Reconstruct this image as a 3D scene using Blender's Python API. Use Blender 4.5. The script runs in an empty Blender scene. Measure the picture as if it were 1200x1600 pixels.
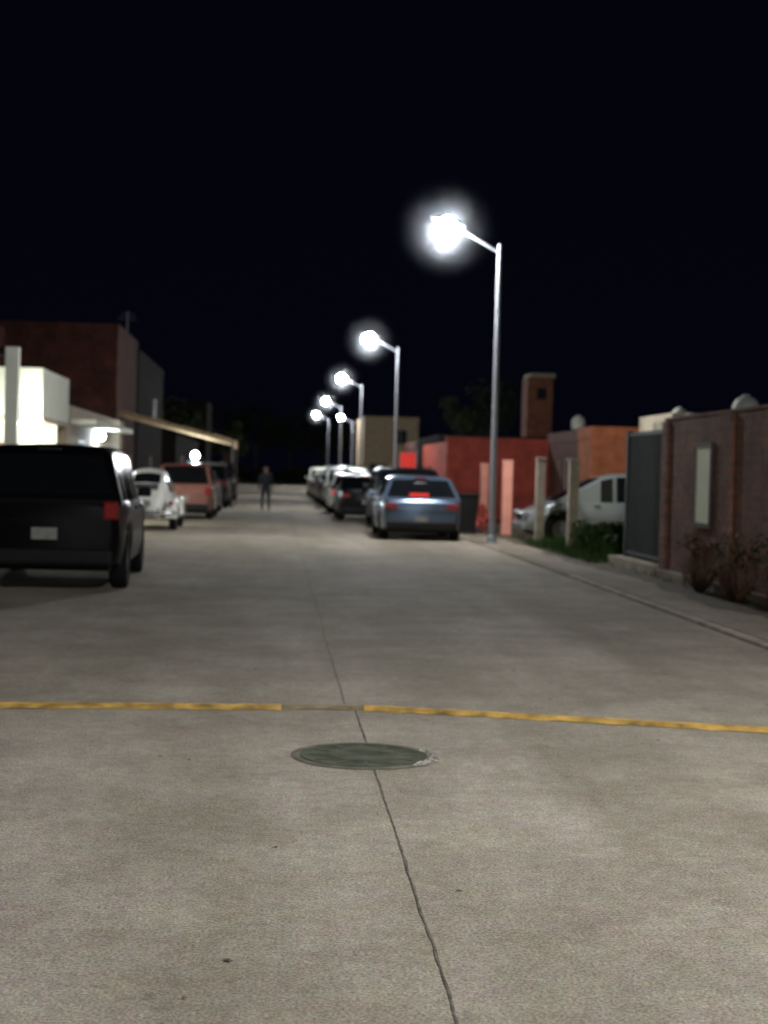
import bpy, bmesh, math, random
from mathutils import Vector, Matrix, Euler
random.seed(7)
scene=bpy.context.scene
COL=scene.collection
rad=math.radians

# ---------------------------------------------------------------- materials
def M(name,col,rough=.6,metal=0.0,var=.15,scale=3.0,bump=0.0,bscale=30,emit=None,estr=0,coat=0,spec=None):
    m=bpy.data.materials.new(name); m.use_nodes=True
    nt=m.node_tree; n=nt.nodes; l=nt.links; b=n['Principled BSDF']
    tc=n.new('ShaderNodeTexCoord')
    nz=n.new('ShaderNodeTexNoise'); nz.inputs['Scale'].default_value=scale; nz.inputs['Detail'].default_value=6
    l.new(tc.outputs['Object'],nz.inputs['Vector'])
    r=n.new('ShaderNodeValToRGB')
    r.color_ramp.elements[0].position=.3; r.color_ramp.elements[1].position=.7
    r.color_ramp.elements[0].color=(*[c*(1-var) for c in col],1)
    r.color_ramp.elements[1].color=(*[min(1,c*(1+var)) for c in col],1)
    l.new(nz.outputs['Fac'],r.inputs['Fac']); l.new(r.outputs['Color'],b.inputs['Base Color'])
    b.inputs['Roughness'].default_value=rough; b.inputs['Metallic'].default_value=metal
    if spec is not None: b.inputs['Specular IOR Level'].default_value=spec
    if coat: b.inputs['Coat Weight'].default_value=coat; b.inputs['Coat Roughness'].default_value=.08
    if emit: 
        b.inputs['Emission Color'].default_value=(*emit,1); b.inputs['Emission Strength'].default_value=estr
    if bump:
        nb=n.new('ShaderNodeTexNoise'); nb.inputs['Scale'].default_value=bscale; nb.inputs['Detail'].default_value=5
        l.new(tc.outputs['Object'],nb.inputs['Vector'])
        bp=n.new('ShaderNodeBump'); bp.inputs['Strength'].default_value=bump; bp.inputs['Distance'].default_value=.02
        l.new(nb.outputs['Fac'],bp.inputs['Height']); l.new(bp.outputs['Normal'],b.inputs['Normal'])
    return m

def concrete(name,c1,c2,tint=.12,fine=70,k=1.0):
    m=bpy.data.materials.new(name); m.use_nodes=True
    nt=m.node_tree; n=nt.nodes; l=nt.links; b=n['Principled BSDF']
    tc=n.new('ShaderNodeTexCoord')
    def noise(s,d=6,rg=.6,st=None):
        z=n.new('ShaderNodeTexNoise'); z.inputs['Scale'].default_value=s; z.inputs['Detail'].default_value=d
        z.inputs['Roughness'].default_value=rg
        if st:
            mp=n.new('ShaderNodeMapping'); mp.inputs['Scale'].default_value=st; l.new(tc.outputs['Object'],mp.inputs[0]); l.new(mp.outputs[0],z.inputs['Vector'])
        else: l.new(tc.outputs['Object'],z.inputs['Vector'])
        return z
    def ramp(src,a,bb,ca,cb):
        r=n.new('ShaderNodeValToRGB'); r.color_ramp.elements[0].position=a; r.color_ramp.elements[1].position=bb
        r.color_ramp.elements[0].color=(*ca,1); r.color_ramp.elements[1].color=(*cb,1)
        l.new(src,r.inputs['Fac']); return r
    def mix(t,f,a,bb):
        x=n.new('ShaderNodeMixRGB'); x.blend_type=t
        if isinstance(f,float): x.inputs[0].default_value=f
        else: l.new(f,x.inputs[0])
        l.new(a,x.inputs[1]); l.new(bb,x.inputs[2]); return x.outputs[0]
    base=ramp(noise(.45,7).outputs['Fac'],.32,.68,c1,c2).outputs[0]
    ln=ramp(noise(.9,5,.6,(1,.12,1)).outputs['Fac'],.40,.62,(.64,.64,.56),(1,1,1)).outputs[0]
    o=mix('MULTIPLY',.70,base,ln)
    st=ramp(noise(1.3,9,.72).outputs['Fac'],.36,.60,(.66,.63,.59),(1,1,1)).outputs[0]
    o=mix('MULTIPLY',.75,o,st)
    tn=noise(5.5,9,.8); o=mix('OVERLAY',tint,o,tn.outputs['Color'])
    tn=noise(60,4,.8); o=mix('OVERLAY',tint*2.4,o,tn.outputs['Color'])
    f1=ramp(noise(fine,3,.9).outputs['Fac'],.36,.64,(.36,.36,.36),(1.35,1.35,1.35)).outputs[0]
    o=mix('MULTIPLY',1.0,o,f1)
    f2=ramp(noise(13,7,.9).outputs['Fac'],.38,.62,(.70,.69,.67),(1.12,1.12,1.12)).outputs[0]
    o=mix('MULTIPLY',.9,o,f2)
    sp=ramp(noise(7,3,.6).outputs['Fac'],.66,.76,(1,1,1),(.6,.55,.50)).outputs[0]
    o=mix('MULTIPLY',.8,o,sp)
    l.new(o,b.inputs['Base Color']); b.inputs['Roughness'].default_value=.85
    bp=n.new('ShaderNodeBump'); bp.inputs['Strength'].default_value=.4; bp.inputs['Distance'].default_value=.01
    l.new(noise(40,8,.7).outputs['Fac'],bp.inputs['Height']); l.new(bp.outputs['Normal'],b.inputs['Normal'])
    return m

def brick(name,c1,c2,mortar,sc=4.0,dark=.45):
    m=bpy.data.materials.new(name); m.use_nodes=True
    nt=m.node_tree; n=nt.nodes; l=nt.links; b=n['Principled BSDF']
    tc=n.new('ShaderNodeTexCoord'); sp=n.new('ShaderNodeSeparateXYZ'); cb=n.new('ShaderNodeCombineXYZ'); ad=n.new('ShaderNodeMath')
    l.new(tc.outputs['Object'],sp.inputs[0]); l.new(sp.outputs[0],ad.inputs[0]); l.new(sp.outputs[1],ad.inputs[1])
    l.new(ad.outputs[0],cb.inputs[0]); l.new(sp.outputs[2],cb.inputs[1])
    bt=n.new('ShaderNodeTexBrick'); bt.inputs['Scale'].default_value=sc
    bt.inputs['Color1'].default_value=(*c1,1); bt.inputs['Color2'].default_value=(*c2,1); bt.inputs['Mortar'].default_value=(*mortar,1)
    bt.inputs['Mortar Size'].default_value=.02; bt.inputs['Bias'].default_value=-.1
    l.new(cb.outputs[0],bt.inputs['Vector'])
    def nz(s,d,a,z,k):
        q=n.new('ShaderNodeTexNoise'); q.inputs['Scale'].default_value=s; q.inputs['Detail'].default_value=d; q.inputs['Roughness'].default_value=.7
        l.new(tc.outputs['Object'],q.inputs['Vector'])
        r=n.new('ShaderNodeValToRGB'); r.color_ramp.elements[0].position=a; r.color_ramp.elements[1].position=z
        r.color_ramp.elements[0].color=(k,k,k,1); l.new(q.outputs['Fac'],r.inputs['Fac']); return r.outputs[0]
    def mul(a,bb):
        mx=n.new('ShaderNodeMixRGB'); mx.blend_type='MULTIPLY'; mx.inputs[0].default_value=.95
        l.new(a,mx.inputs[1]); l.new(bb,mx.inputs[2]); return mx.outputs[0]
    o=mul(mul(bt.outputs['Color'],nz(1.4,9,.32,.66,dark)),nz(9,5,.35,.65,.5))
    l.new(o,b.inputs['Base Color'])
    bp=n.new('ShaderNodeBump'); bp.inputs['Strength'].default_value=.7; bp.inputs['Distance'].default_value=.02
    l.new(bt.outputs['Fac'],bp.inputs['Height']); bp.invert=True; l.new(bp.outputs['Normal'],b.inputs['Normal'])
    b.inputs['Roughness'].default_value=.92
    return m

road_m=concrete('road_concrete',(.455,.39,.315),(.60,.52,.43),.18,85)
walk_m=concrete('walk_concrete',(.38,.315,.245),(.50,.42,.335),.14,60)
dirt_m=concrete('dirt',(.13,.10,.065),(.20,.155,.10),.10,20)
yellow_m=M('yellow_paint',(.52,.31,.07),.7,var=.55,scale=7,bump=.5)
bump_m=M('worn_bump',(.27,.20,.10),.8,var=.4,scale=9)
joint_m=M('joint_tar',(.13,.105,.080),.9,var=.5,scale=20)
iron_m=M('cast_iron',(.085,.090,.058),.8,.1,var=.4,scale=7,bump=.4,bscale=60,spec=.15)
ringm=M('manhole_ring',(.15,.135,.10),.85,var=.4,scale=8)
crumb_m=M('mortar',(.40,.36,.31),.9,var=.4,scale=20)
galv=M('galvanised',(.36,.38,.42),.5,.3,var=.1,scale=6)
bulb_m=M('lamp_glass',(.9,.95,1),.3,emit=(.94,.98,1),estr=450)
bulb2=M('porch_bulb',(.9,.95,1),.3,emit=(.75,.9,1),estr=120)
headm=M('lamp_head',(.12,.13,.15),.5,.3)
white_w=M('white_stucco',(.86,.88,.76),.85,var=.06,bump=.2)
cream_w=M('cream_stucco',(.50,.42,.32),.85,var=.15,bump=.2)
dim_w=M('weathered_stucco',(.33,.30,.22),.85,var=.35,bump=.2)
beige_w=M('beige_stucco',(.50,.38,.24),.85,var=.15,bump=.2)
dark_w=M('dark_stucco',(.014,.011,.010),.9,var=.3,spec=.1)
red_w=M('red_wall_paint',(.50,.085,.055),.8,var=.28,scale=2,bump=.2)
pink_w=M('salmon_paint_lit',(.95,.38,.28),.7,var=.10)  # salmon colour brightened to stand in for a nearby red lamp
orange_w=M('orange_stucco',(.48,.15,.06),.85,var=.3)
brown_w=M('brown_stucco',(.20,.075,.04),.85,var=.3)
maroon_w=M('maroon_stucco',(.12,.04,.03),.85,var=.3)
br_near=brick('brick_near',(.44,.16,.10),(.27,.12,.085),(.30,.24,.19),2.2,.35)
br_far=brick('brick_far',(.20,.05,.026),(.13,.035,.022),(.14,.08,.06),4,.25)
gate_m=M('gate_steel',(.020,.027,.038),.6,.2,var=.3)
iron_f=M('dark_iron',(.055,.04,.035),.7,.2,var=.4,scale=12)
twig_m=M('dry_twigs',(.17,.10,.065),.9,var=.4,scale=12,spec=.1)
post_m=M('post_concrete',(.42,.36,.28),.85,var=.25,scale=5,bump=.3)
kerb_m=M('kerb_concrete',(.36,.30,.235),.88,var=.3,scale=2.5,bump=.3)
glass_d=M('window_dark',(.02,.022,.025),.12,var=.2)
frame_m=M('window_frame',(.30,.30,.28),.5,.2)
panel_m=M('pale_shutter',(.88,.90,.70),.6,var=.1)
doorm=M('door_wood',(.12,.06,.035),.6,var=.3)
tank_m=M('tank_plastic',(.48,.48,.42),.6,var=.15)
tarp_m=M('tarp_cloth',(.44,.31,.18),.85,var=.25,scale=5)
red_sign=M('red_cloth_glow',(.75,.04,.03),.6,emit=(1,.05,.03),estr=.35)  # glow added to the cloth, which is no lamp
bark=M('bark',(.08,.06,.04),.9,var=.3,scale=12,bump=.6)
leaf1=M('leaves',(.028,.040,.020),.8,var=.5,scale=1.3,spec=.1)
leaf2=M('leaves_light',(.045,.060,.025),.8,var=.4,scale=1.3,spec=.1)
grass_m=M('grass_blades',(.06,.12,.03),.8,var=.5,scale=2,spec=.2)
flower_m=M('red_bracts',(.65,.13,.10),.7,var=.4,scale=4)
tyre=M('tyre',(.012,.012,.012),.85,var=.2,spec=.2)
rim=M('rim',(.22,.23,.25),.4,.7,var=.1)
cglass=M('car_glass',(.008,.009,.011),.07,var=.1)
tail=M('tail_light',(.30,.012,.010),.3,var=.1)
tail_g=M('tail_light_lit',(.5,.03,.02),.3,var=.1,emit=(1,.05,.03),estr=.45)
trim=M('black_trim',(.012,.012,.012),.6,var=.2,spec=.25)
plate_m=M('plate',(.30,.30,.27),.5,var=.2,scale=12)
chrome=M('chrome',(.5,.5,.52),.25,.9,var=.05)
lampg=M('headlamp',(.6,.62,.65),.15,.3,var=.05)
# volume shell added round each globe to imitate lens glare, thinning outwards
glare_m=bpy.data.materials.new('glare_scatter'); glare_m.use_nodes=True
_n=glare_m.node_tree.nodes;_l=glare_m.node_tree.links; _n.remove(_n['Principled BSDF'])
_tc=_n.new('ShaderNodeTexCoord'); _len=_n.new('ShaderNodeVectorMath'); _len.operation='LENGTH'; _l.new(_tc.outputs['Object'],_len.inputs[0])
_mr=_n.new('ShaderNodeMapRange'); _mr.inputs['From Min'].default_value=.2; _mr.inputs['From Max'].default_value=1.0; _mr.inputs['To Min'].default_value=1; _mr.inputs['To Max'].default_value=0
_l.new(_len.outputs['Value'],_mr.inputs['Value'])
_p=_n.new('ShaderNodeMath'); _p.operation='POWER'; _p.inputs[1].default_value=3.0; _l.new(_mr.outputs[0],_p.inputs[0])
_q=_n.new('ShaderNodeMath'); _q.operation='MULTIPLY'; _q.inputs[1].default_value=.045; _l.new(_p.outputs[0],_q.inputs[0])
_vs=_n.new('ShaderNodeVolumeScatter'); _vs.inputs['Color'].default_value=(.85,.92,1,1); _l.new(_q.outputs[0],_vs.inputs['Density'])
_l.new(_vs.outputs[0],_n['Material Output'].inputs['Volume'])

# ---------------------------------------------------------------- helpers
def root(name,loc=(0,0,0),rz=0):
    o=bpy.data.objects.new(name,None); o.empty_display_size=.3
    o.location=loc; o.rotation_euler=(0,0,rz); COL.objects.link(o); return o
def mk(name,verts,faces,mats,parent=None,fm=None,smooth=None,loc=None,rot=None):
    me=bpy.data.meshes.new(name); me.from_pydata([tuple(v) for v in verts],[],faces)
    if not isinstance(mats,(list,tuple)): mats=[mats]
    for m in mats: me.materials.append(m)
    if fm: me.polygons.foreach_set('material_index',fm)
    bm=bmesh.new(); bm.from_mesh(me); bmesh.ops.recalc_face_normals(bm,faces=bm.faces); bm.to_mesh(me); bm.free()
    if smooth:
        me.polygons.foreach_set('use_smooth',[True]*len(me.polygons)); me.set_sharp_from_angle(angle=rad(smooth))
    o=bpy.data.objects.new(name,me); COL.objects.link(o)
    if parent: o.parent=parent
    if loc: o.location=loc
    if rot: o.rotation_euler=rot
    return o
def box(par,name,a,b,mat,bev=0):
    x0,y0,z0=a;x1,y1,z1=b
    v=[(x,y,z) for x in(x0,x1) for y in(y0,y1) for z in(z0,z1)]
    f=[(0,1,3,2),(4,6,7,5),(0,4,5,1),(2,3,7,6),(0,2,6,4),(1,5,7,3)]
    o=mk(name,v,f,mat,par)
    if bev:
        md=o.modifiers.new('b','BEVEL'); md.width=bev; md.segments=2
    return o
def lathe(name,prof,mat,parent=None,n=24,loc=None,rot=None,sm=40,fm=None,sx=1,sy=1):
    v=[];f=[];fi=[]
    for (r,z) in prof:
        for i in range(n):
            a=2*math.pi*i/n; v.append((r*math.cos(a)*sx,r*math.sin(a)*sy,z))
    for j in range(len(prof)-1):
        for i in range(n):
            k=(i+1)%n; f.append((j*n+i,j*n+k,(j+1)*n+k,(j+1)*n+i)); fi.append(fm[j] if fm else 0)
    f.append(tuple(range(n))); fi.append(0)
    f.append(tuple((len(prof)-1)*n+i for i in range(n))); fi.append(fm[-1] if fm else 0)
    return mk(name,v,f,mat,parent,fi,sm,loc,rot)
def tube(name,pts,radii,mat,parent=None,n=8):
    v=[];f=[]
    for i,p in enumerate(pts):
        p=Vector(p)
        t=(Vector(pts[min(i+1,len(pts)-1)])-Vector(pts[max(i-1,0)])).normalized()
        up=Vector((0,0,1)) if abs(t.z)<.9 else Vector((0,1,0))
        a=t.cross(up).normalized(); b=t.cross(a)
        r=radii[i] if isinstance(radii,(list,tuple)) else radii
        for k in range(n):
            q=2*math.pi*k/n; v.append(p+a*r*math.cos(q)+b*r*math.sin(q))
    for i in range(len(pts)-1):
        for k in range(n):
            m=(k+1)%n; f.append((i*n+k,i*n+m,(i+1)*n+m,(i+1)*n+k))
    f.append(tuple(range(n))); f.append(tuple((len(pts)-1)*n+k for k in range(n)))
    return mk(name,v,f,mat,parent,None,50)
def light(par,loc,power,col=(1,1,1),r=.1,name='light'):
    d=bpy.data.lights.new(name,'POINT'); d.energy=power; d.color=col; d.shadow_soft_size=r
    o=bpy.data.objects.new(name,d); o.location=loc; COL.objects.link(o); o.parent=par; return o

# ---------------------------------------------------------------- ground
def sheet(name,x0,x1,y0,y1,z,mat):
    return mk(name,[(x0,y0,z),(x1,y0,z),(x1,y1,z),(x0,y1,z)],[(0,1,2,3)],mat)
sheet('ground',-700,700,-200,1200,-.004,dirt_m)
sheet('road',-4.1,4.45,-60,190,0,road_m)
KH=.03
def walk(x0,x1,y0,y1,name):
    r=root(name,(0,0,0))
    box(r,'slab',(min(x0,x1),y0,-.05),(max(x0,x1),y1,KH),walk_m)
    return r
w=walk(4.62,5.85,-60,190,'sidewalk'); 
w=walk(-6.0,-4.27,-60,190,'sidewalk')
def kerb(x0,x1):
    k=root('kerb'); y=-8.0
    box(k,'kerb_stone',(x0,-60,-.05),(x1,-8.02,KH+.006),kerb_m)
    while y<190:
        L=2.4 if y<60 else 20
        dx=random.uniform(-.012,.012); dz=random.uniform(-.008,.004)
        box(k,'kerb_stone',(x0+dx,y,-.05),(x1+dx,y+L-.02,KH+.006+dz),random.choice([kerb_m,walk_m,kerb_m]),.015); y+=L
kerb(4.46,4.60); kerb(-4.25,-4.11)
def dirt_edge(name,xs,xe,y0,y1,z,amp):
    v=[];f=[];n=int((y1-y0)/.15); wob=0
    for i in range(n+1):
        y=y0+(y1-y0)*i/n; wob=wob*.85+random.uniform(-amp,amp)
        v+=[(xs+wob,y,z),((xs+xe)/2+wob*.5,y,z+random.uniform(.002,.02)),(xe,y,z+random.uniform(.01,.03))]
    for i in range(n):
        for k in (0,1): f.append((3*i+k,3*i+k+1,3*i+k+4,3*i+k+3))
    return mk(name,v,f,dirt_m)
dirt_edge('dirt_strip',5.30,5.88,8,46,KH+.004,.08)

# yellow painted raised strip across the street
def strip(name,pts,wd,h,mat):
    v=[];f=[]; n=7
    for (x,y) in pts:
        w2=wd*random.uniform(.88,1.08)
        for k in range(n):
            t=k/(n-1); v.append((x,y-w2/2+w2*t,.003+h*math.sin(math.pi*t)+random.uniform(-.002,.002)))
    for i in range(len(pts)-1):
        for k in range(n-1): f.append((i*n+k,i*n+k+1,(i+1)*n+k+1,(i+1)*n+k))
    return mk(name,v,f,mat,None,None,60)
def seg(a,b,n=30): return [(a[0]+(b[0]-a[0])*i/n,a[1]+(b[1]-a[1])*i/n+random.uniform(-.01,.01)) for i in range(n+1)]
yl=root('yellow_road_line')
a=strip('painted_strip_a',seg((-4.1,9.50),(.06,9.73),70),.24,.018,yellow_m); a.parent=yl
a=strip('worn_strip',seg((.06,9.73),(.58,9.75),10),.18,.013,bump_m); a.parent=yl
a=strip('painted_strip_b',seg((.58,9.74),(4.45,8.72),70),.20,.022,yellow_m); a.parent=yl

def crack(name,x,y0,y1,wd,amp,mat=joint_m,z=.004):
    v=[];f=[]; n=int((y1-y0)/.05); wob=0
    for i in range(n+1):
        y=y0+(y1-y0)*i/n; wob=wob*.9+random.uniform(-amp,amp)
        ww=wd*random.uniform(.35,1.3)
        v+= [(x+wob-ww/2,y,z),(x+wob+ww/2,y,z)]
    for i in range(n): f.append((2*i,2*i+1,2*i+3,2*i+2))
    return mk(name,v,f,mat)
crack('road_joint',.53,.5,9.62,.010,.0028)
crack('road_joint',.47,9.9,60,.008,.003)
v=[];f=[]
for i in range(60):
    x=random.uniform(-2,3.5); y=random.uniform(3.9,12); 
    s=random.choice([.003,.004,.006,.010]); a0=random.random()*6
    c=len(v); m=6
    for k in range(m):
        q=a0+k*math.pi*2/m; rr=s*random.uniform(.4,1.5); v.append((x+rr*math.cos(q)*1.4,y+rr*math.sin(q),.004))
    v.append((x,y,.004+s*.5))
    for k in range(m): f.append((c+k,c+(k+1)%m,c+m))
mk('road_debris',v,f,joint_m)

# manhole
mh=root('manhole_cover',(.49,8.1,0))
lathe('frame_ring',[(.385,.003),(.38,.006),(.345,.007),(.343,.004)],ringm,mh,40)
lathe('cover',[(.338,.003),(.336,.008),(.30,.009),(.295,.006),(.2,.006),(.195,.009),(.12,.009),(.115,.006),(.001,.006)],iron_m,mh,40)
for i in range(12):
    a=i*math.pi/6
    o=box(mh,'rib_%d'%i,(.205,-.010,.0062),(.29,.010,.0088),iron_m); o.rotation_euler=(0,0,a)
v=[];f=[]
for i in range(60):
    a=random.uniform(-.9,.5); r=random.uniform(.345,.41); s=random.uniform(.004,.014); x=r*math.cos(a);y=r*math.sin(a);c=len(v)
    v+=[(x-s,y-s,.007),(x+s,y-s*.7,.007),(x+s*.8,y+s,.007),(x-s*.6,y+s,.007),(x,y,.008+s*.6)]
    f+=[(c,c+1,c+4),(c+1,c+2,c+4),(c+2,c+3,c+4),(c+3,c,c+4)]
mk('mortar_crumbs',v,f,crumb_m,mh)

# ---------------------------------------------------------------- street lamps
def street_lamp(x,y,power,lat=0,glare_halo=True):
    r=root('street_lamp',(x,y,KH),lat)
    lathe('base_plate',[(.17,0),(.17,.025),(.11,.03),(.10,.14),(.075,.16)],galv,r,16)
    lathe('pole',[(.075,.02),(.066,2.5),(.055,4.8),(.045,6.5),(.05,6.52),(.03,6.6)],galv,r,12)
    tube('arm',[(0,0,6.42),(-.25,0,6.55),(-.6,0,6.74),(-.92,0,6.89)],[.032,.03,.028,.026],galv,r)
    v=[];f=[]
    st=[(-.78,.05,.05),(-.90,.08,.07),(-1.05,.16,.10),(-1.30,.18,.11),(-1.46,.14,.09),(-1.54,.05,.04)]
    n=10
    for (sx,w,h) in st:
        zc=6.97+(-sx-.8)*.22
        for k in range(n):
            a=2*math.pi*k/n; v.append((sx,w*math.cos(a),zc+h*math.sin(a)*(1 if math.sin(a)>0 else .35)))
    for i in range(len(st)-1):
        for k in range(n):
            m=(k+1)%n; f.append((i*n+k,i*n+m,(i+1)*n+m,(i+1)*n+k))
    f.append(tuple(range(n))); f.append(tuple((len(st)-1)*n+k for k in range(n)))
    mk('lamp_head',v,f,headm,r,None,45)
    R=.26  # globe rounded and enlarged to imitate the lamp's blown-out glare
    prof=[(R*math.sin(t),-R*math.cos(t)) for t in [math.pi*.82*i/11+.02 for i in range(12)]]
    lathe('glare_globe',prof,bulb_m,r,24,loc=(-1.20,0,6.92))
    if power: light(r,(-1.20,0,6.54),power,(.97,.985,1),.12)
    if glare_halo:  # added ball of scatter in place of camera glare
        S=1.25
        o=lathe('glare_halo',[(math.sin(t),-math.cos(t)) for t in [math.pi*i/12+(.01 if i==0 else -.01 if i==12 else 0) for i in range(13)]],glare_m,r,24,loc=(-1.20,0,6.91))
        o.scale=(S,S,S)
    return r
for y in (-23.4,5.2,33.8,62.4,89.2,118.3,147):
    street_lamp(4.77,y,{5.2:980,33.8:700}.get(y,450),0,y>30)
street_lamp(7.3,152,200,0,False)

# ---------------------------------------------------------------- cars
def interp(prof,y):
    if y<=prof[0][0]: return prof[0][1]
    for (a,b) in zip(prof,prof[1:]):
        if y<=b[0]: return a[1]+(b[1]-a[1])*(y-a[0])/(b[0]-a[0])
    return prof[-1][1]
def car(name,loc,rz,paint,L=4.3,W=1.75,top=None,green=None,belt=.93,wr=.31,wheels=None,zb=.2,roofw=.72,kind='hatch',rails=False,tl=None,tlz=0):
    r=root(name,loc,rz); hw=W/2; tl=tl or tail
    wheels=wheels or (-L/2+.82,L/2-.85)
    ys=set([-L/2+L*i/46 for i in range(47)])
    Ra=wr+.06
    for q in wheels:
        for t in range(0,13): ys.add(q-Ra+2*Ra*t/12)
    ys=sorted(y for y in ys if -L/2<=y<=L/2); ys=[-L/2,-L/2+.03,-L/2+.08]+[y for y in ys if -L/2+.1<y<L/2-.1]+[L/2-.08,L/2-.03,L/2]
    v=[];f=[];R=0
    for y in ys:
        t=abs(2*y/L); wv=hw*(1-.12*t**7-(.04 if t>.97 else 0)-(.05 if t>.99 else 0))
        zt=interp(top,y); 
        if t>.985: zt-=.05
        b=zb+(.10*max(0,(t-.85)/.15))
        for q in wheels:
            if abs(y-q)<Ra: b=max(b,wr+math.sqrt(max(0,Ra*Ra-(y-q)**2)))
        b=min(b,zt-.08); h=zt-b
        half=[(0,b),(wv*.82,b),(wv*.95,b+.03),(wv*.985,b+.25*h),(wv,b+.55*h),(wv*.98,b+.80*h),(wv*.94,b+.95*h),(wv*.86,zt),(wv*.4,zt+.02),(0,zt+.025)]
        ring=half+[(-x,z) for (x,z) in half[-2:0:-1]]
        R=len(ring)
        for (x,z) in ring: v.append((x,y,z))
    for i in range(len(ys)-1):
        for k in range(R):
            m=(k+1)%R; f.append((i*R+k,i*R+m,(i+1)*R+m,(i+1)*R+k))
    f.append(tuple(range(R))); f.append(tuple((len(ys)-1)*R+k for k in range(R)))
    mk('body',v,f,paint,r,None,32)
    v=[];f=[];fi=[]; zmax=max(g[1] for g in green)
    for g in green:
        q=(g[1]-belt)/(zmax-belt)
        wb=hw*.93; ws=hw*(.93+(roofw-.93+.08)*q); wt=ws-.09*max(q,.25)
        half=[(wb,belt-.06),(ws,max(belt-.02,g[1]-.06*q)),(wt,g[1]),(wt*.93,g[1]+.004),(0,g[1]+.03*q)]
        ring=half+[(-x,z) for (x,z) in half[-2::-1]]
        R=len(ring)
        for (x,z) in ring: v.append((x,g[0],z))
    for i in range(len(green)-1):
        s,t=green[i][2],green[i][3]
        kinds=[s,'b','b',t,t,'b','b',s]
        for k in range(R-1):
            f.append((i*R+k,i*R+k+1,(i+1)*R+k+1,(i+1)*R+k)); fi.append(1 if kinds[k]=='g' else 0)
    f.append(tuple(range(R)));fi.append(0); f.append(tuple((len(green)-1)*R+k for k in range(R)));fi.append(0)
    mk('cabin',v,f,[paint,cglass],r,fi,30)
    for sx in(-1,1):
        for q in wheels:
            pr=[(wr*.62,-.09),(wr*.93,-.11),(wr,-.08),(wr,.08),(wr*.93,.11),(wr*.64,.09),(wr*.6,.06),(wr*.2,.045),(.02,.055)]
            lathe('wheel',pr,[tyre,rim],r,24,loc=(sx*(hw-.13),q,wr),rot=(0,sx*math.pi/2,0),fm=[0,0,0,0,0,1,1,1,1])
            box(r,'wheel_well',(sx*(hw-.32)-.08,q-Ra,wr*.7),(sx*(hw-.32)+.08,q+Ra,wr+Ra*.7),trim)
    box(r,'underbody',(-hw*.8,-L/2+.25,zb-.03),(hw*.8,L/2-.25,zb+.15),trim)
    ym=green[-1][0]-.45
    for sx in(-1,1):
        box(r,'mirror',(sx*(hw+.04)-.09,ym-.05,belt),(sx*(hw+.04)+.09,ym+.06,belt+.13),paint,.03)
    yr=-L/2; yf=L/2
    box(r,'rear_bumper',(-hw*.84,yr-.06,zb+.04),(hw*.84,yr+.12,zb+.24),trim,.05)
    box(r,'front_bumper',(-hw*.84,yf-.12,zb+.08),(hw*.84,yf+.06,zb+.24),paint,.04)
    box(r,'grille',(-.42,yf-.05,zb+.32),(.42,yf+.015,zb+.44),trim,.01)
    zt=interp(top,yr)
    box(r,'plate',(-.15,yr-.022,zt-.40-tlz),(.15,yr+.02,zt-.26-tlz),plate_m)
    for sx in(-1,1):
        if kind in('suv','van'):
            box(r,'tail_lamp',(sx*hw*.80-.09,yr-.012,zt-.22),(sx*hw*.80+.09,yr+.2,zt-.0),tl,.03)
        else:
            box(r,'tail_lamp',(sx*hw*.73-.14,yr-.012,zt-.19),(sx*hw*.73+.14,yr+.12,zt-.05),tl,.03)
        box(r,'head_lamp',(sx*hw*.72-.16,yf-.12,zb+.38),(sx*hw*.72+.16,yf+.005,zb+.52),lampg,.03)
        for hx in (-.35,.55): box(r,'door_handle',(sx*hw*.985-.015,hx,belt-.14),(sx*hw*.985+.015,hx+.16,belt-.11),trim)
        if rails: tube('roof_rail',[(sx*hw*roofw*.86,-L/2+.5,zmax+.0),(sx*hw*roofw*.86,-L/2+.6,zmax+.06),(sx*hw*roofw*.86,.5,zmax+.06),(sx*hw*roofw*.86,.6,zmax)],.018,trim,r,6)
    box(r,'third_brake_light',(-.14,green[2][0]-.05,zmax-.06),(.14,green[2][0]+.02,zmax-.03),tl if kind!='suv' else trim)
    box(r,'tailgate_seam',(-hw*.78,yr-.004,zt-.235),(hw*.78,yr+.01,zt-.228),trim)
    return r

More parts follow.
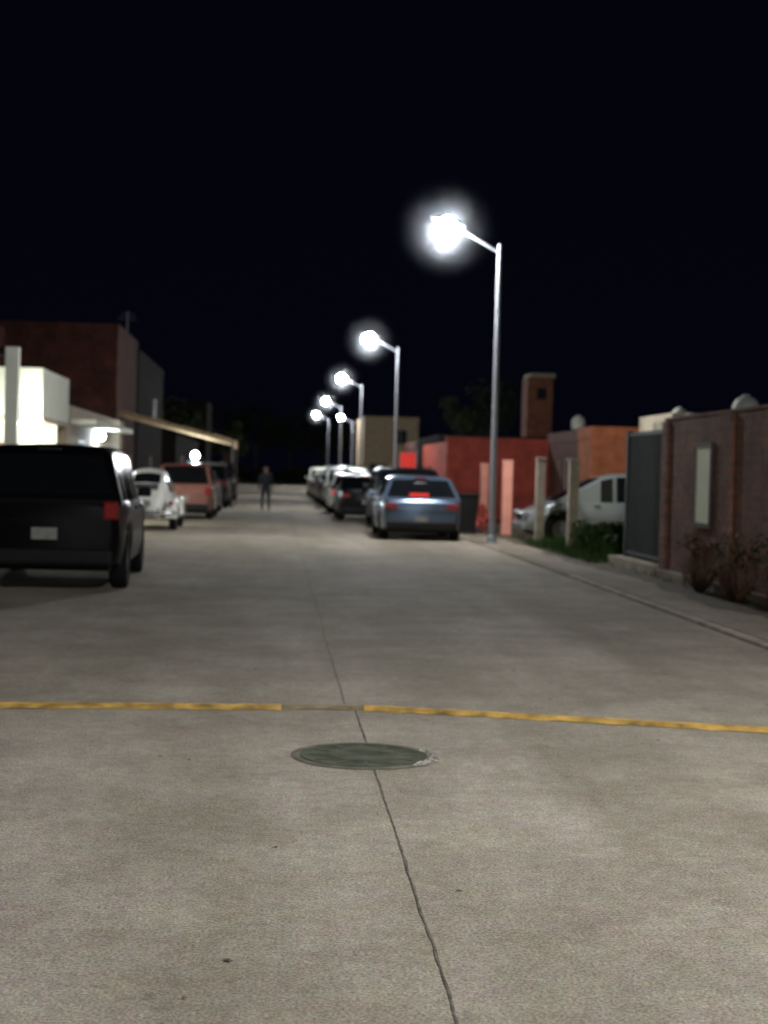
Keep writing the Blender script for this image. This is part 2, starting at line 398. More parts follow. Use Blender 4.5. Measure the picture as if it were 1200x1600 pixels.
def suv(name,loc,rz,paint,L=4.6,W=1.88,H=1.74,belt=1.08,roofw=.80,rails=True):
    top=[(-L/2,belt-.02),(-L/2+.3,belt),(L/2-1.45,belt),(L/2-1.2,belt-.02),(L/2-.3,belt-.12),(L/2,belt-.26)]
    g=[(-L/2+.03,belt,'b','b'),(-L/2+.07,belt+.06,'b','g'),(-L/2+.34,H-.13,'b','b'),(-L/2+.42,H-.06,'b','b'),(-L/2+.52,H-.02,'g','b'),(-L/2+1.1,H,'b','b'),(-L/2+1.18,H,'g','b'),(.18,H-.005,'b','b'),(.27,H-.01,'g','b'),(.75,H-.06,'g','b'),(.85,H-.10,'b','g'),(L/2-1.32,belt,'b','b'),(L/2-1.28,belt-.01,'b','b')]
    return car(name,loc,rz,paint,L,W,top,g,belt,.36,None,.27,roofw,'suv',rails,None,.06)
def minivan(name,loc,rz,paint,L=4.5,W=1.78,H=1.64,belt=1.0):
    top=[(-L/2,belt-.04),(-L/2+.2,belt),(L/2-1.1,belt),(L/2-.75,belt-.05),(L/2-.3,belt-.20),(L/2,belt-.38)]
    g=[(-L/2+.05,belt,'b','b'),(-L/2+.09,belt+.05,'b','g'),(-L/2+.36,H-.09,'b','b'),(-L/2+.46,H-.03,'b','b'),(-L/2+.56,H-.01,'g','b'),(-.75,H,'b','b'),(-.66,H,'g','b'),(.18,H-.03,'b','b'),(.26,H-.05,'g','b'),(.55,H-.12,'b','g'),(L/2-.72,belt-.03,'b','b'),(L/2-.68,belt-.05,'b','b')]
    return car(name,loc,rz,paint,L,W,top,g,belt,.33,None,.22,.74,'van')
def hatch(name,loc,rz,paint,L=4.2,W=1.76,H=1.46,belt=.95,tl=None):
    top=[(-L/2,belt-.06),(-L/2+.25,belt),(L/2-1.4,belt),(L/2-1.1,belt-.03),(L/2-.35,belt-.15),(L/2,belt-.30)]
    g=[(-L/2+.08,belt,'b','b'),(-L/2+.16,belt+.03,'b','g'),(-L/2+.62,H-.09,'b','b'),(-L/2+.72,H-.04,'b','b'),(-L/2+.85,H-.02,'g','b'),(-.2,H,'b','b'),(-.1,H,'g','b'),(.35,H-.04,'g','b'),(.45,H-.07,'b','g'),(L/2-1.02,belt-.02,'b','b'),(L/2-.98,belt-.03,'b','b')]
    return car(name,loc,rz,paint,L,W,top,g,belt,.315,None,.2,.68,'hatch',False,tl,.08)
def sedan(name,loc,rz,paint,L=4.5,W=1.76,H=1.44,belt=.94,tl=None):
    top=[(-L/2,belt-.02),(-L/2+.1,belt+.02),(-L/2+.8,belt+.03),(L/2-1.4,belt),(L/2-1.1,belt-.03),(L/2-.35,belt-.15),(L/2,belt-.30)]
    g=[(-L/2+.55,belt,'b','b'),(-L/2+.62,belt+.03,'b','g'),(-L/2+1.15,H-.08,'b','b'),(-L/2+1.28,H-.03,'g','b'),(-.25,H,'b','b'),(-.15,H,'g','b'),(.3,H-.03,'g','b'),(.4,H-.07,'b','g'),(L/2-1.12,belt-.02,'b','b'),(L/2-1.08,belt-.03,'b','b')]
    return car(name,loc,rz,paint,L,W,top,g,belt,.315,None,.2,.70,'sedan',False,tl)
def paint(n,c,rough=.28,metal=.3,coat=.7,spec=None): return M(n,c,rough,metal,var=.04,coat=coat,spec=spec)
p_black=paint('paint_black',(.0035,.0035,.0045),.35,0,.10,.18)
p_grey=paint('paint_bluegrey',(.13,.18,.26),.3,.5)
p_white=paint('paint_white',(.78,.77,.70),.35,0)
p_red=paint('paint_brown_red',(.30,.13,.10),.35,.2)
p_silver=paint('paint_silver',(.42,.46,.46),.3,.5)
p_dark=paint('paint_dark',(.015,.017,.022),.3,.1,.4)
suv('parked_suv',(-2.80,20.7,0),rad(1.6),p_black,4.6,1.92,1.74,1.10,.68,False)
minivan('parked_minivan',(-2.75,47.8,0),0,p_red,4.5,1.74,1.64)
sedan('parked_sedan',(-2.85,54.2,0),0,p_dark)
suv('parked_suv',(-2.8,61.5,0),0,p_dark)
hatch('parked_hatchback',(-2.9,69,0),0,p_silver)
sedan('parked_sedan',(-2.9,78,0),0,p_dark)
gh=hatch('parked_hatchback',(3.30,36.75,0),rad(-.5),p_grey,4.2,1.90,1.46)
box(gh,'lit_brake_strip',(-.28,-2.00,.99),(.16,-1.93,1.08),tail_g,.01)
suv('parked_suv',(3.50,43.2,0),0,p_dark,4.4,1.85,1.66)
sedan('parked_sedan',(2.80,49.9,0),0,p_black,4.5,1.8)
hatch('parked_hatchback',(2.75,57.8,0),0,p_white,tl=tail_g)
suv('parked_suv',(2.85,64.9,0),0,p_silver)
sedan('parked_sedan',(2.8,72,0),0,p_dark)
hatch('parked_hatchback',(2.8,79,0),0,p_white)
sedan('parked_sedan',(2.75,87,0),0,p_silver)
suv('parked_suv',(2.8,96,0),0,p_white)
minivan('parked_minivan',(7.95,35.6,0),rad(90),p_silver,4.6,1.78,1.64)

def round_car(name,loc,rz):
    r=root(name,loc,rz); L=4.05
    prof=[(-2.0,.42),(-1.93,.62),(-1.75,.84),(-1.45,1.06),(-1.15,1.22),(-.8,1.38),(-.4,1.47),(0,1.49),(.35,1.42),(.62,1.10),(.78,.98),(1.1,.93),(1.5,.82),(1.8,.66),(1.95,.50),(2.0,.40)]
    v=[];f=[];fi=[];R=0
    st=[]
    for a,b in zip(prof,prof[1:]):
        for s in range(2): st.append(a[0]+(b[0]-a[0])*s/2)
    st.append(2.0)
    for y in st:
        zt=interp(prof,y); t=abs(y)/2.0; wv=.60*(1-.55*t**3.2); wb=wv
        zb=.25+.1*t**4; bz=min(.92,zt-.03)
        upper=max(0,zt-.92); wt=wv*(1-.28*min(1,upper/.5))
        half=[(0,zb),(wb*.92,zb),(wb,zb+.12),(wb,(zb+bz)/2),(wb*.98,bz),(wt*.93+.02*wv,bz+(zt-bz)*.75 if upper>0 else bz+.01),(wt*.72,bz+(zt-bz)*.93),(wt*.4,zt-.012),(0,zt)]
        ring=half+[(-x,z) for (x,z) in half[-2:0:-1]]; R=len(ring)
        for (x,z) in ring: v.append((x,y,z))
    for i in range(len(st)-1):
        ym=(st[i]+st[i+1])/2
        for k in range(R):
            m=(k+1)%R; f.append((i*R+k,i*R+m,(i+1)*R+m,(i+1)*R+k))
            kk=k if k<8 else R-1-k; g=0
            if kk==4 and -1.0<ym<.45 and not(-.35<ym<-.25): g=1
            if kk in(6,7) and (-1.35<ym<-.80): g=1
            if kk in(5,6,7) and .36<ym<.66: g=1
            fi.append(g)
    f.append(tuple(range(R)));fi.append(0); f.append(tuple((len(st)-1)*R+k for k in range(R)));fi.append(0)
    mk('body',v,f,[p_white,cglass],r,fi,50)
    for sx in(-1,1):
        for q in(-1.22,1.22):
            v=[];f=[];n=16;mm=10
            for i in range(mm+1):
                a=math.pi*i/mm
                for k in range(n//2+1):
                    b=math.pi/2*k/(n//2)
                    v.append((sx*(.50+.28*math.cos(b)**.6),q+.56*math.cos(a),.30+.50*math.sin(a)*(.55+.45*math.sin(b))))
            w2=n//2+1
            for i in range(mm):
                for k in range(w2-1): f.append((i*w2+k,(i+1)*w2+k,(i+1)*w2+k+1,i*w2+k+1))
            mk('fender',v,f,p_white,r,None,60)
            pr=[(.2,-.07),(.30,-.085),(.325,-.06),(.325,.06),(.30,.085),(.2,.07),(.18,.05),(.02,.06)]
            lathe('wheel',pr,[tyre,rim],r,20,loc=(sx*.66,q,.325),rot=(0,sx*math.pi/2,0),fm=[0,0,0,0,0,1,1,1])
        lathe('tail_lamp',[(.06,0),(.06,.05),(.02,.07)],tail,r,14,loc=(sx*.62,-1.68,.66),rot=(math.pi/2,0,0))
        lathe('head_lamp',[(.09,0),(.09,.05),(.02,.08)],lampg,r,14,loc=(sx*.58,1.68,.66),rot=(-math.pi/2,0,0))
        box(r,'running_board',(sx*.66-.1,-.75,.27),(sx*.66+.1,.75,.31),trim)
        box(r,'overrider',(sx*.35-.02,-2.14,.34),(sx*.35+.02,-2.06,.54),chrome)
    tube('rear_bumper',[(-.75,-1.85,.43),(-.6,-2.05,.43),(0,-2.12,.43),(.6,-2.05,.43),(.75,-1.85,.43)],.035,chrome,r)
    tube('front_bumper',[(-.75,1.85,.43),(-.6,2.05,.43),(0,2.12,.43),(.6,2.05,.43),(.75,1.85,.43)],.035,chrome,r)
    box(r,'plate',(-.16,-2.0,.58),(.16,-1.985,.72),plate_m)
    for k in range(5): 
        box(r,'engine_lid_louvre',(-.3,-1.60+k*.035,.97+k*.028),(.3,-1.59+k*.035,.995+k*.028),trim)
    return r
round_car('parked_rounded_car',(-3.15,38.7,0),0)

# ---------------------------------------------------------------- buildings
def window(par,face,c,z,w,h,x=None,mat=None):
    mat=mat or glass_d; t=.06
    def B(name,a0,a1,z0,z1,d0,d1,m):
        if face=='S': box(par,name,(a0,x-d1,z0),(a1,x-d0,z1),m)
        elif face=='E': box(par,name,(x+d0,a0,z0),(x+d1,a1,z1),m)
        else: box(par,name,(x-d1,a0,z0),(x-d0,a1,z1),m)
    B('window_glass',c-w/2,c+w/2,z,z+h,-.02,.015,mat)
    B('window_frame_bottom',c-w/2-t,c+w/2+t,z-t,z,-.02,.06,frame_m)
    B('window_frame_top',c-w/2-t,c+w/2+t,z+h,z+h+t,-.02,.05,frame_m)
    B('window_frame_l',c-w/2-t,c-w/2,z,z+h,-.02,.045,frame_m)
    B('window_frame_r',c+w/2,c+w/2+t,z,z+h,-.02,.045,frame_m)
    B('window_mullion',c-.02,c+.02,z,z+h,.015,.035,frame_m)
def house(name,x0,x1,y0,y1,h,wall,cap=None,wins=(),door=None):
    cx,cy=(x0+x1)/2,(y0+y1)/2; r=root(name,(cx,cy,0)); cap=cap or wall
    a=(x0-cx,y0-cy);b=(x1-cx,y1-cy)
    box(r,'walls',(a[0],a[1],-.05),(b[0],b[1],h),wall)
    t=.15; p=h+.35
    box(r,'parapet_s',(a[0]-.03,a[1]-.03,h),(b[0]+.03,a[1]+t,p),cap)
    box(r,'parapet_n',(a[0]-.03,b[1]-t,h),(b[0]+.03,b[1]+.03,p),cap)
    box(r,'parapet_w',(a[0]-.03,a[1]+t,h),(a[0]+t,b[1]-t,p),cap)
    box(r,'parapet_e',(b[0]-t,a[1]+t,h),(b[0]+.03,b[1]-t,p),cap)
    for (face,c,z,w,hh) in wins:
        if face=='S': window(r,'S',c-cx,z,w,hh,a[1])
        elif face=='E': window(r,'E',c-cy,z,w,hh,b[0])
        else: window(r,'W',c-cy,z,w,hh,a[0])
    if door:
        face,c=door
        if face=='E': box(r,'door',(b[0]-.01,c-cy-.45,.05),(b[0]+.03,c-cy+.45,2.1),doorm)
        if face=='W': box(r,'door',(a[0]-.03,c-cy-.45,.05),(a[0]+.01,c-cy+.45,2.1),doorm)
        if face=='S': box(r,'door',(c-cx-.45,a[1]-.03,.05),(c-cx+.45,a[1]+.01,2.1),doorm)
    return r
def tank(x,y,z,s=1.0):
    r=root('water_tank',(x,y,z))
    lathe('tank_body',[(.40*s,0),(.48*s,.08*s),(.5*s,.35*s),(.5*s,.55*s),(.46*s,.72*s),(.36*s,.88*s),(.2*s,.98*s),(.15*s,.99*s),(.15*s,1.05*s),(.02,1.07*s)],tank_m,r,24)

# --- right side
bh=root('brick_house',(5.9,17,0))
box(bh,'street_wall',(0,-9,-.05),(.2,6.15,2.42),br_near)
box(bh,'wall_cap',(-.015,-9,2.42),(.215,6.165,2.46),br_near)
box(bh,'front_room',(.2,1.0,-.05),(6,6.15,2.40),br_near)
box(bh,'window_panel',(-.03,3.55,.93),(.02,4.25,1.98),panel_m)
for a,b in (((-.045,3.49,.87),(.02,4.31,.93)),((-.045,3.49,1.98),(.02,4.31,2.04)),((-.04,3.49,.93),(.02,3.55,1.98)),((-.04,4.25,.93),(.02,4.31,1.98))):
    box(bh,'window_trim',a,b,iron_f)
box(bh,'footing',(-.10,-9,-.05),(0,6.15,.16),kerb_m)
box(bh,'corner_pilaster',(-.05,5.85,.16),(0,6.15,2.4),br_near)
box(bh,'pilaster',(-.06,2.55,.16),(0,2.85,2.41),br_near)
house('stucco_house',7.55,14,25.4,30.5,2.32,dim_w,dim_w,[('S',11,1,1.2,1.1)])
house('stucco_house',8.05,14,31,33.8,2.55,dim_w,cream_w)
tank(8.2,26.6,2.55,.48); tank(7.75,28.6,2.42,.36); tank(8.25,31.3,2.7,.32); tank(9.15,46.6,3.0,.42)
g=root('metal_gate',(5.98,23.3,0))
box(g,'frame_bottom',(-.03,0,.25),(.03,2.5,.31),gate_m); box(g,'frame_top',(-.03,0,2.24),(.03,2.5,2.3),gate_m)
box(g,'post_a',(-.05,-.06,.0),(.05,0,2.33),gate_m); box(g,'post_b',(-.05,2.5,.0),(.05,2.6,2.33),gate_m)
box(g,'sheet',(-.01,0,.31),(.01,2.5,2.24),gate_m)
for i in range(14): box(g,'rib',(-.03,.09+i*.18,.31),(-.0105,.12+i*.18,2.24),gate_m)
box(g,'threshold',(-.25,-.1,.0),(.05,2.9,.20),post_m)
def leafmesh(cl,n,s):
    v=[];f=[];fi=[]
    for i in range(n):
        c,rr,mi=random.choice(cl)
        d=Vector((random.gauss(0,1),random.gauss(0,1),random.gauss(0,1))).normalized()*rr*random.random()**.45
        p=Vector(c)+Vector((d.x,d.y,d.z*.75))
        a=Vector((random.gauss(0,1),random.gauss(0,1),random.gauss(0,1))).normalized(); b=a.cross(Vector((random.random(),random.random(),random.random()+.1))).normalized()
        q=s*random.uniform(.6,1.4); k=len(v)
        v+=[p-a*q,p+b*q*.5,p+a*q,p-b*q*.5]; f.append((k,k+1,k+2,k+3)); fi.append(mi if random.random()<.8 else 1-mi)
    return v,f,fi
def dry_bush(y,w,h):
    r=root('dry_bush',(5.62,y,KH)); v=[];f=[]
    for i in range(260):
        a=random.random()*6.28; rr=random.random()**.5
        ex,ey=.26*rr*math.cos(a),w*rr*math.sin(a); hz=h*math.sqrt(max(.02,1-rr*rr))*random.uniform(.75,1.05)
        p0=Vector((ex*.12,ey*.12,0)); p1=Vector((ex*.75,ey*.8,hz*.55)); p2=Vector((ex*.95,ey,hz))
        wd=random.uniform(.004,.010); d=Vector((-math.sin(a),math.cos(a),0))*wd
        k=len(v); v+=[p0-d,p0+d,p1-d*.8,p1+d*.8,p2]; f+=[(k,k+1,k+3,k+2),(k+2,k+3,k+4)]
        for q in range(2):
            s=random.uniform(.3,1); b=p1.lerp(p2,s) ; e=b+Vector((random.uniform(-.07,.07),random.uniform(-.09,.09),random.uniform(0,.10))); k=len(v); v+=[b-d*.6,b+d*.6,e]; f.append((k,k+1,k+2))
    mk('twigs',v,f,twig_m,r)
    cl=[((random.uniform(-.15,.15),random.uniform(-w*.7,w*.7),random.uniform(h*.35,h*.85)),.16,random.choice([0,1])) for i in range(9)]
    v,f,fi=leafmesh(cl,420,.03); mk('dry_leaves',v,f,[twig_m,leaf2],r,fi)
dry_bush(20.0,.70,.92); dry_bush(18.3,.70,.95); dry_bush(16.6,.6,.8)
def fpost(x,y,h,w,mat=post_m,name='fence_post'):
    r=root(name,(x,y,0)); box(r,'shaft',(-w/2,-w/2,-.05),(w/2,w/2,h-.04),mat,.015); box(r,'cap',(-w/2-.012,-w/2-.012,h-.04),(w/2+.012,w/2+.012,h),mat,.01)
    return r
fpost(5.97,30.7,1.88,.2); fpost(5.95,34.5,1.96,.2)
fpost(5.72,38,1.92,.24,pink_w); fpost(5.95,44,1.88,.22,pink_w)
rw=root('red_wall',(8.5,54,0))
box(rw,'wall',(-2.55,0,-.05),(4,.2,2.78),red_w); box(rw,'coping',(-2.6,-.04,2.78),(4.05,.24,2.86),red_w)
box(rw,'return_wall',(-2.55,.2,-.05),(-2.35,9,2.7),red_w)
for i in range(3): box(rw,'pilaster',(-2.35+i*2.1,-.07,-.05),(-2.12+i*2.1,-.001,2.70),red_w)
house('red_house',9.5,14.5,47.5,53.6,2.7,maroon_w,None,[('S',11.8,1,1.2,1.1),('W',49.5,1,1.2,1.1)],('W',51.5))
house('orange_house',9.05,14,44.0,46,2.68,orange_w,orange_w,[('S',12,1,1.1,1.1)],('S',10.9))
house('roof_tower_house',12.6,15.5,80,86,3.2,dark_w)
t=root('stair_tower',(13.65,80,0)); box(t,'shaft',(-.70,-.2,0),(.62,1.6,6.75),brown_w); box(t,'roof_slab',(-.6,-.4,6.75),(.72,1.8,6.95),dim_w); box(t,'opening',(-.2,-.22,5.6),(.3,-.195,6.2),glass_d)
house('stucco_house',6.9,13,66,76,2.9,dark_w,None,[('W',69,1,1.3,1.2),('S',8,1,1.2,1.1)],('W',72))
house('stucco_house',7.6,12,80,92,3.0,maroon_w,None,[('W',84,1,1.3,1.2)],('W',88))
house('two_storey_house',6.2,10.2,112,122,5.3,beige_w,None,[('S',7.3,1,1.2,1.2),('S',8.9,3.7,.9,1.0),('W',116,3.7,1.2,1.1)],('S',9))
sg=root('red_banner',(6.0,75,0)); box(sg,'cloth',(-.02,-.03,1.75),(.72,0,2.55),red_sign); tube('pole_l',[(-.05,0,0),(-.05,0,2.65)],.025,galv,sg,6); tube('pole_r',[(.75,0,0),(.75,0,2.65)],.025,galv,sg,6)
tb=root('trash_bin',(4.80,38.6,KH)); 
v=[(-.2,-.25,.05),(.2,-.25,.05),(.2,.25,.05),(-.2,.25,.05),(-.25,-.32,.95),(.25,-.32,.95),(.25,.32,.95),(-.25,.32,.95)]
mk('bin_body',v,[(0,1,2,3),(4,5,6,7),(0,1,5,4),(1,2,6,5),(2,3,7,6),(3,0,4,7)],trim,tb)
box(tb,'lid',(-.27,-.35,.95),(.27,.35,1.02),trim,.02)
for s in(-1,1): lathe('bin_wheel',[(.09,-.02),(.1,0),(.09,.02)],tyre,tb,14,loc=(s*.22,.25,.1),rot=(0,math.pi/2,0))

# --- left side
wh=root('white_house',(-6.4,40,0))
box(wh,'column',(-.27,-2,-.05),(.04,-1.7,4.35),white_w)
box(wh,'balcony_box',(-4.5,0,2.72),(.33,5,3.98),white_w)
box(wh,'balcony_slab',(-4.6,-.06,2.60),(.36,5.05,2.72),cream_w)
box(wh,'garage_back_wall',(-6,3.0,-.05),(.28,3.2,2.6),white_w)
box(wh,'side_wall',(-4.6,-2,-.05),(-4.4,3,2.6),white_w)
box(wh,'rear_block',(-6,3.2,-.05),(.0,5.1,2.6),cream_w)
box(wh,'roof_beam',(-4.5,-2,4.15),(-.28,-1.75,4.34),dark_w)
box(wh,'door',(-1.6,2.96,0),(-.8,3.0,2.1),doorm)
lathe('ceiling_lamp',[(.12,0),(.12,.05),(.05,.07)],bulb2,wh,16,loc=(-.5,1.0,2.52))
light(wh,(-.40,.75,2.35),320,(1,1,.84),.1)
lathe('edge_lamp',[(.02,-.10),(.08,-.06),(.09,0),(.05,.06)],bulb2,wh,14,loc=(.05,-.5,2.50))
tube('edge_lamp_bracket',[(.05,-.5,2.56),(.05,-.3,2.66),(.05,-.06,2.66)],.012,trim,wh,6)
light(wh,(.12,-.62,2.42),300,(1,1,.84),.08)
ch=house('cream_house',-13,-6.1,45.2,61,2.9,cream_w,cream_w,[('E',48,1,1.5,1.2),('E',57,1,1.5,1.2)],('E',51))
box(ch,'canopy_slab',(3.48,-7.5,2.72),(4.2,4,2.86),white_w)
lathe('wall_lamp',[(.02,-.13),(.10,-.09),(.13,0),(.10,.09),(.03,.12)],bulb2,ch,14,loc=(3.62,-1.0,2.5))
light(ch,(3.9,-1.0,2.4),130,(.72,.88,1),.08)
bb=house('brick_apartment',-16,-6.9,66,75,7.2,br_far,None,[],('E',72.5))
box(bb,'annex_wall',(-3,-4.5,0),(4.0,-4.6,4.2),br_far)
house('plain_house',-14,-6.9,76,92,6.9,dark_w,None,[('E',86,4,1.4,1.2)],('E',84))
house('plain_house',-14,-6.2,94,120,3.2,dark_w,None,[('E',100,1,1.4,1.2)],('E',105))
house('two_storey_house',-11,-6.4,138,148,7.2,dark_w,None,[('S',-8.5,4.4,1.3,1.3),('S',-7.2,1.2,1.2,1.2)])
house('brick_house',-20,-11.5,62,65,6.8,br_far,None,[('S',-13,4.1,1.3,1.2)])
an=root('tv_antenna',(-7.6,77,7.2)); tube('mast',[(0,0,0),(0,0,2)],.03,galv,an,6)
for z,w_ in((1.9,.3),(1.75,.4),(1.6,.5)): tube('element',[(-w_,0,z),(w_,0,z)],.010,galv,an,5)
tp=root('tarp_carport',(-1.75,60,0))
v=[];f=[];nx,ny=14,8
for i in range(nx+1):
    for j in range(ny+1):
        s=i/nx;t=j/ny; v.append((-4.4+4.45*s,5.2*t,3.72-1.05*s-.16*math.sin(math.pi*s)*math.sin(math.pi*t)+.03*math.sin(s*23+t*5)))
for i in range(nx):
    for j in range(ny): a=i*(ny+1)+j; f.append((a,a+1,a+ny+2,a+ny+1))
o=mk('tarp',v,f,tarp_m,tp,None,80); md=o.modifiers.new('s','SOLIDIFY'); md.thickness=.03
box(tp,'valance_side',(-.0,0,2.35),(.03,5.2,2.62),tarp_m)
tube('front_beam',[(-4.4,-.03,3.58),(.0,-.03,2.54)],.12,tarp_m,tp,8)
for (x,y,h) in((0,0,2.58),(0,5.1,2.58),(-4.3,0,3.55),(-4.3,5.1,3.55)): tube('post',[(x,y,0),(x,y,h)],.035,iron_f,tp,8)
lathe('hanging_bulb',[(.02,-.15),(.13,-.08),(.15,0),(.11,.08),(.02,.15)],bulb2,tp,14,loc=(-1.45,-.1,2.02))
tube('bulb_cord',[(-1.45,-.1,2.15),(-1.45,-.03,2.9)],.008,trim,tp,5)
light(tp,(-1.45,-.3,1.80),90,(.9,1,.95),.08)

# ---------------------------------------------------------------- vegetation
def tree(x,y,h,cr,n=3500,s=.14):
    r=root('tree',(x,y,0)); cl=[]
    tube('trunk',[(0,0,-.1),(.05,.05,h*.2),(-.05,.1,h*.42),(0,0,h*.6)],[.2,.15,.12,.07],bark,r,8)
    for i in range(7):
        a=i*.9+random.random(); q=Vector((math.cos(a)*cr*.6,math.sin(a)*cr*.6,h*random.uniform(.55,.85)))
        tube('limb',[(0,.05,h*random.uniform(.3,.5)),q*.5+Vector((0,0,h*.25)),q],[.07,.045,.02],bark,r,6)
        cl.append((q,cr*random.uniform(.32,.5),random.choice([0,1])))
        cl.append((q*1.15+Vector((random.uniform(-1,1),random.uniform(-1,1),random.uniform(-.6,.8)))*cr*.25,cr*.28,random.choice([0,1])))
    cl.append(((0,0,h*.9),cr*.45,1))
    v,f,fi=leafmesh(cl,n,s); mk('crown',v,f,[leaf1,leaf2],r,fi)
for (x,y,h,cr) in((17,128,9.5,3.6),(-8.5,124,7.0,3),(-5.4,165,6,2.2),(1.5,196,9,4),(-7,197,9.5,4.5),(-2.8,194,8.5,3.5),(6,198,8.5,4),(11,193,9,4)): tree(x,y,h,cr)
cl=[((random.uniform(-16,16),random.uniform(190,194),random.uniform(.3,1.6)),random.uniform(.8,1.4),random.choice([0,1])) for i in range(60)]
v,f,fi=leafmesh(cl,9000,.18); mk('hedge',v,f,[leaf1,leaf2],None,fi)
r=root('flowering_bush',(5.65,40.6,0)); cl=[((random.uniform(-.8,.2),random.uniform(-.5,.5),random.uniform(.2,.75)),.30,random.choice([0,0,1])) for i in range(9)]
for i in range(6): tube('stem',[(0,0,0),(random.uniform(-.5,.3),random.uniform(-.4,.4),.7)],[.02,.008],bark,r,5)
v,f,fi=leafmesh(cl,1500,.06); mk('foliage',v,f,[flower_m,leaf1],r,fi)
for (x,y) in((6.5,29.6),(6.45,28.2),(7.6,40.5)):
    r=root('shrub',(x,y,0)); cl=[((random.uniform(-.5,.4),random.uniform(-.6,.6),random.uniform(.12,.5)),.32,random.choice([0,1])) for i in range(9)]
    for i in range(6): tube('stem',[(0,0,0),(random.uniform(-.4,.4),random.uniform(-.4,.4),.5)],[.02,.008],bark,r,5)
    v,f,fi=leafmesh(cl,1400,.06); mk('foliage',v,f,[grass_m,leaf2],r,fi)
v=[];f=[]
for i in range(15500):
    x=random.uniform(5.88,7.4);y=random.uniform(26.0,33.6)
    if random.random()>.88 : x=random.uniform(5.4,6.0)
    hk=1
    if i>14000: y=random.uniform(10,46); x=5.86-abs(random.gauss(0,.14)); hk=.6
    h=hk*random.uniform(.06,.3)*(1.3 if random.random()>.8 else .8); a=random.random()*6.28; wd=.012; dx,dy=math.cos(a)*wd,math.sin(a)*wd; k=len(v); lx,ly=random.uniform(-.08,.08),random.uniform(-.08,.08)
    v+=[(x-dx,y-dy,-.01),(x+dx,y+dy,-.01),(x+lx,y+ly,h)]; f.append((k,k+1,k+2))
mk('grass',v,f,grass_m)

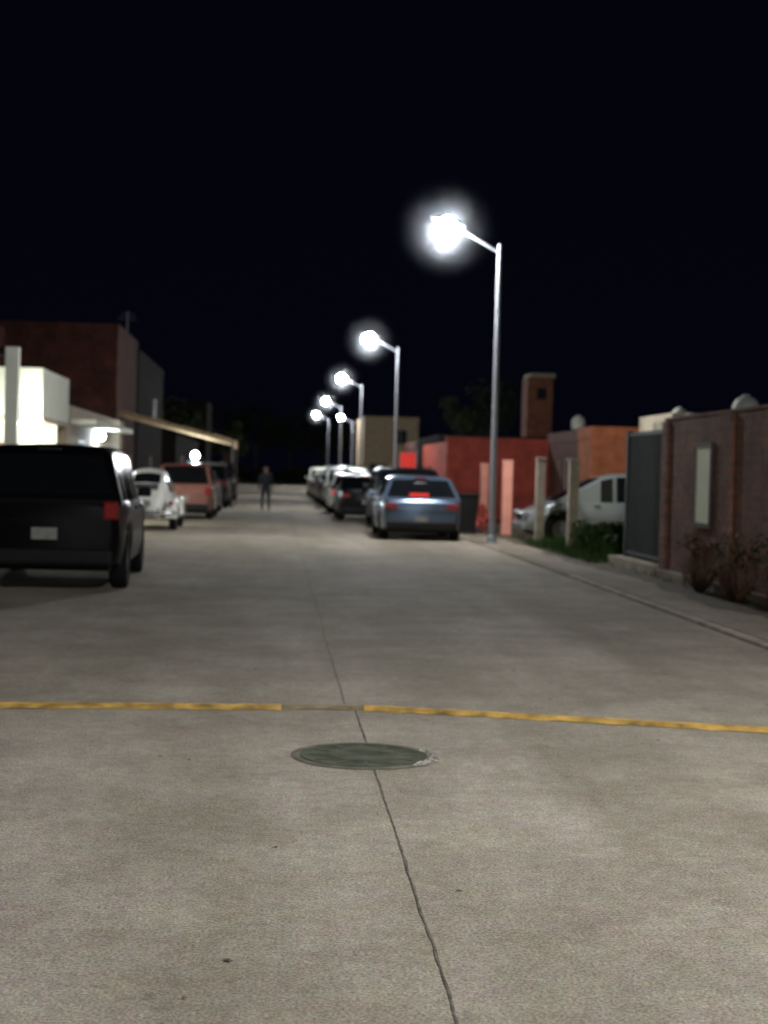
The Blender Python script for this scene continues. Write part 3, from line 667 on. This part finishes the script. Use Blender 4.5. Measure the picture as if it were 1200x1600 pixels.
# ---------------------------------------------------------------- pedestrian
def pedestrian(loc,rz):
    r=root('pedestrian',loc,rz)
    J=[((0,0,.90),.135,-1),((0,0,1.02),.12,0),((0,.01,1.18),.145,1),((0,.01,1.32),.13,2),((0,.0,1.41),.055,3),((0,-.01,1.47),.06,4),
       ((0,-.02,1.56),.088,5),((0,-.01,1.64),.07,6),
       ((.17,.0,1.34),.062,3),((.22,.04,1.10),.047,8),((.23,-.05,.88),.034,9),((.23,-.08,.82),.03,10),
       ((-.17,.0,1.34),.062,3),((-.22,.02,1.10),.047,12),((-.24,.12,.90),.034,13),((-.24,.15,.84),.03,14),
       ((.095,-.01,.84),.09,0),((.10,-.14,.49),.062,16),((.10,-.20,.10),.042,17),((.10,-.32,.04),.036,18),
       ((-.095,.01,.84),.09,0),((-.10,.04,.48),.062,20),((-.10,.26,.13),.042,21),((-.10,.16,.05),.036,22)]
    me=bpy.data.meshes.new('body'); me.from_pydata([j[0] for j in J],[(i,j[2]) for i,j in enumerate(J) if j[2]>=0],[])
    o=bpy.data.objects.new('body',me); COL.objects.link(o); o.parent=r
    md=o.modifiers.new('skin','SKIN'); 
    for i,j in enumerate(J): me.skin_vertices[0].data[i].radius=(j[1]*(1.25 if i in(1,2,3) else 1),j[1]*(.85 if i in(1,2,3) else 1))
    me.skin_vertices[0].data[0].use_root=True
    md2=o.modifiers.new('sub','SUBSURF'); md2.levels=2; md2.render_levels=2
    m=bpy.data.materials.new('clothes_and_skin'); m.use_nodes=True; n=m.node_tree.nodes;l=m.node_tree.links
    tc=n.new('ShaderNodeTexCoord'); sp=n.new('ShaderNodeSeparateXYZ'); cr=n.new('ShaderNodeValToRGB'); dv=n.new('ShaderNodeMath'); dv.operation='DIVIDE'; dv.inputs[1].default_value=2
    l.new(tc.outputs['Object'],sp.inputs[0]); l.new(sp.outputs[2],dv.inputs[0]); l.new(dv.outputs[0],cr.inputs[0]); l.new(cr.outputs[0],n['Principled BSDF'].inputs['Base Color'])
    cr.color_ramp.interpolation='CONSTANT'; e=cr.color_ramp.elements; e[0].color=(.02,.02,.02,1); e[1].position=.045; e[1].color=(.018,.022,.035,1)
    for p,c in((.46,(.025,.025,.032,1)),(.703,(.30,.17,.11,1)),(.812,(.015,.012,.01,1))): q=e.new(p); q.color=c
    n['Principled BSDF'].inputs['Roughness'].default_value=.8
    me.materials.append(m)
    skin=M('skin',(.30,.17,.11),.6,var=.05)
    mk('nose',[(-.014,-.10,1.535),(.014,-.10,1.535),(0,-.128,1.54),(0,-.10,1.58)],[(0,1,2),(1,3,2),(3,0,2),(0,3,1)],skin,r)
    for s in(-1,1):
        box(r,'eye',(s*.032-.012,-.108,1.572),(s*.032+.012,-.100,1.580),trim,.002)
        box(r,'ear',(s*.086-.008,-.03,1.53),(s*.086+.008,0,1.585),skin,.005)
    box(r,'mouth',(-.022,-.104,1.506),(.022,-.098,1.512),doorm,.002)
    for s,hx,hy,hz in((1,.23,-.09,.80),(-1,-.24,.16,.82)):
        tube('palm',[(hx,hy,hz+.02),(hx,hy-.005,hz-.02),(hx,hy-.01,hz-.07)],[.026,.036,.032],skin,r,8)
        for k,ln in enumerate((.06,.072,.078,.065)):
            yy=hy-.036+k*.018
            tube('finger_%d'%k,[(hx,yy,hz-.065),(hx-s*.006,yy-.004,hz-.065-ln*.55),(hx-s*.022,yy-.006,hz-.065-ln)],[.009,.0085,.006],skin,r,6)
        tube('thumb',[(hx,hy-.03,hz-.01),(hx-s*.01,hy-.058,hz-.04),(hx-s*.014,hy-.06,hz-.075)],[.011,.010,.007],skin,r,6)
pedestrian((-.42,56.6,0),rad(8))

# ---------------------------------------------------------------- world
w=bpy.data.worlds.new('World'); scene.world=w; w.use_nodes=True
n=w.node_tree.nodes;l=w.node_tree.links; bg=n['Background']
sky=n.new('ShaderNodeTexSky'); sky.sky_type='NISHITA'; sky.sun_disc=False; sky.sun_elevation=rad(25); sky.sun_rotation=rad(200)
mx=n.new('ShaderNodeMixRGB'); mx.blend_type='MIX'; mx.inputs[0].default_value=.94; mx.inputs[2].default_value=(.9,.9,3.6,1)
l.new(sky.outputs[0],mx.inputs[1]); l.new(mx.outputs[0],bg.inputs['Color']); bg.inputs['Strength'].default_value=.0010

cam=bpy.data.cameras.new('camera'); co=bpy.data.objects.new('camera',cam); COL.objects.link(co)
cam.sensor_fit='VERTICAL'; cam.sensor_height=36; cam.sensor_width=27; cam.lens=54; cam.clip_end=3000; cam.clip_start=.05
co.matrix_world=Matrix.Translation((0,0,1.5))@Matrix.Rotation(rad(-4.0),4,'Z')@Matrix.Rotation(rad(90-1.43),4,'X')@Matrix.Rotation(rad(1.5),4,'Z')
cam.dof.use_dof=True; cam.dof.focus_distance=5.5; cam.dof.aperture_fstop=2.9
scene.camera=co
scene.view_settings.view_transform='Standard'; scene.view_settings.look='None'; scene.view_settings.exposure=0
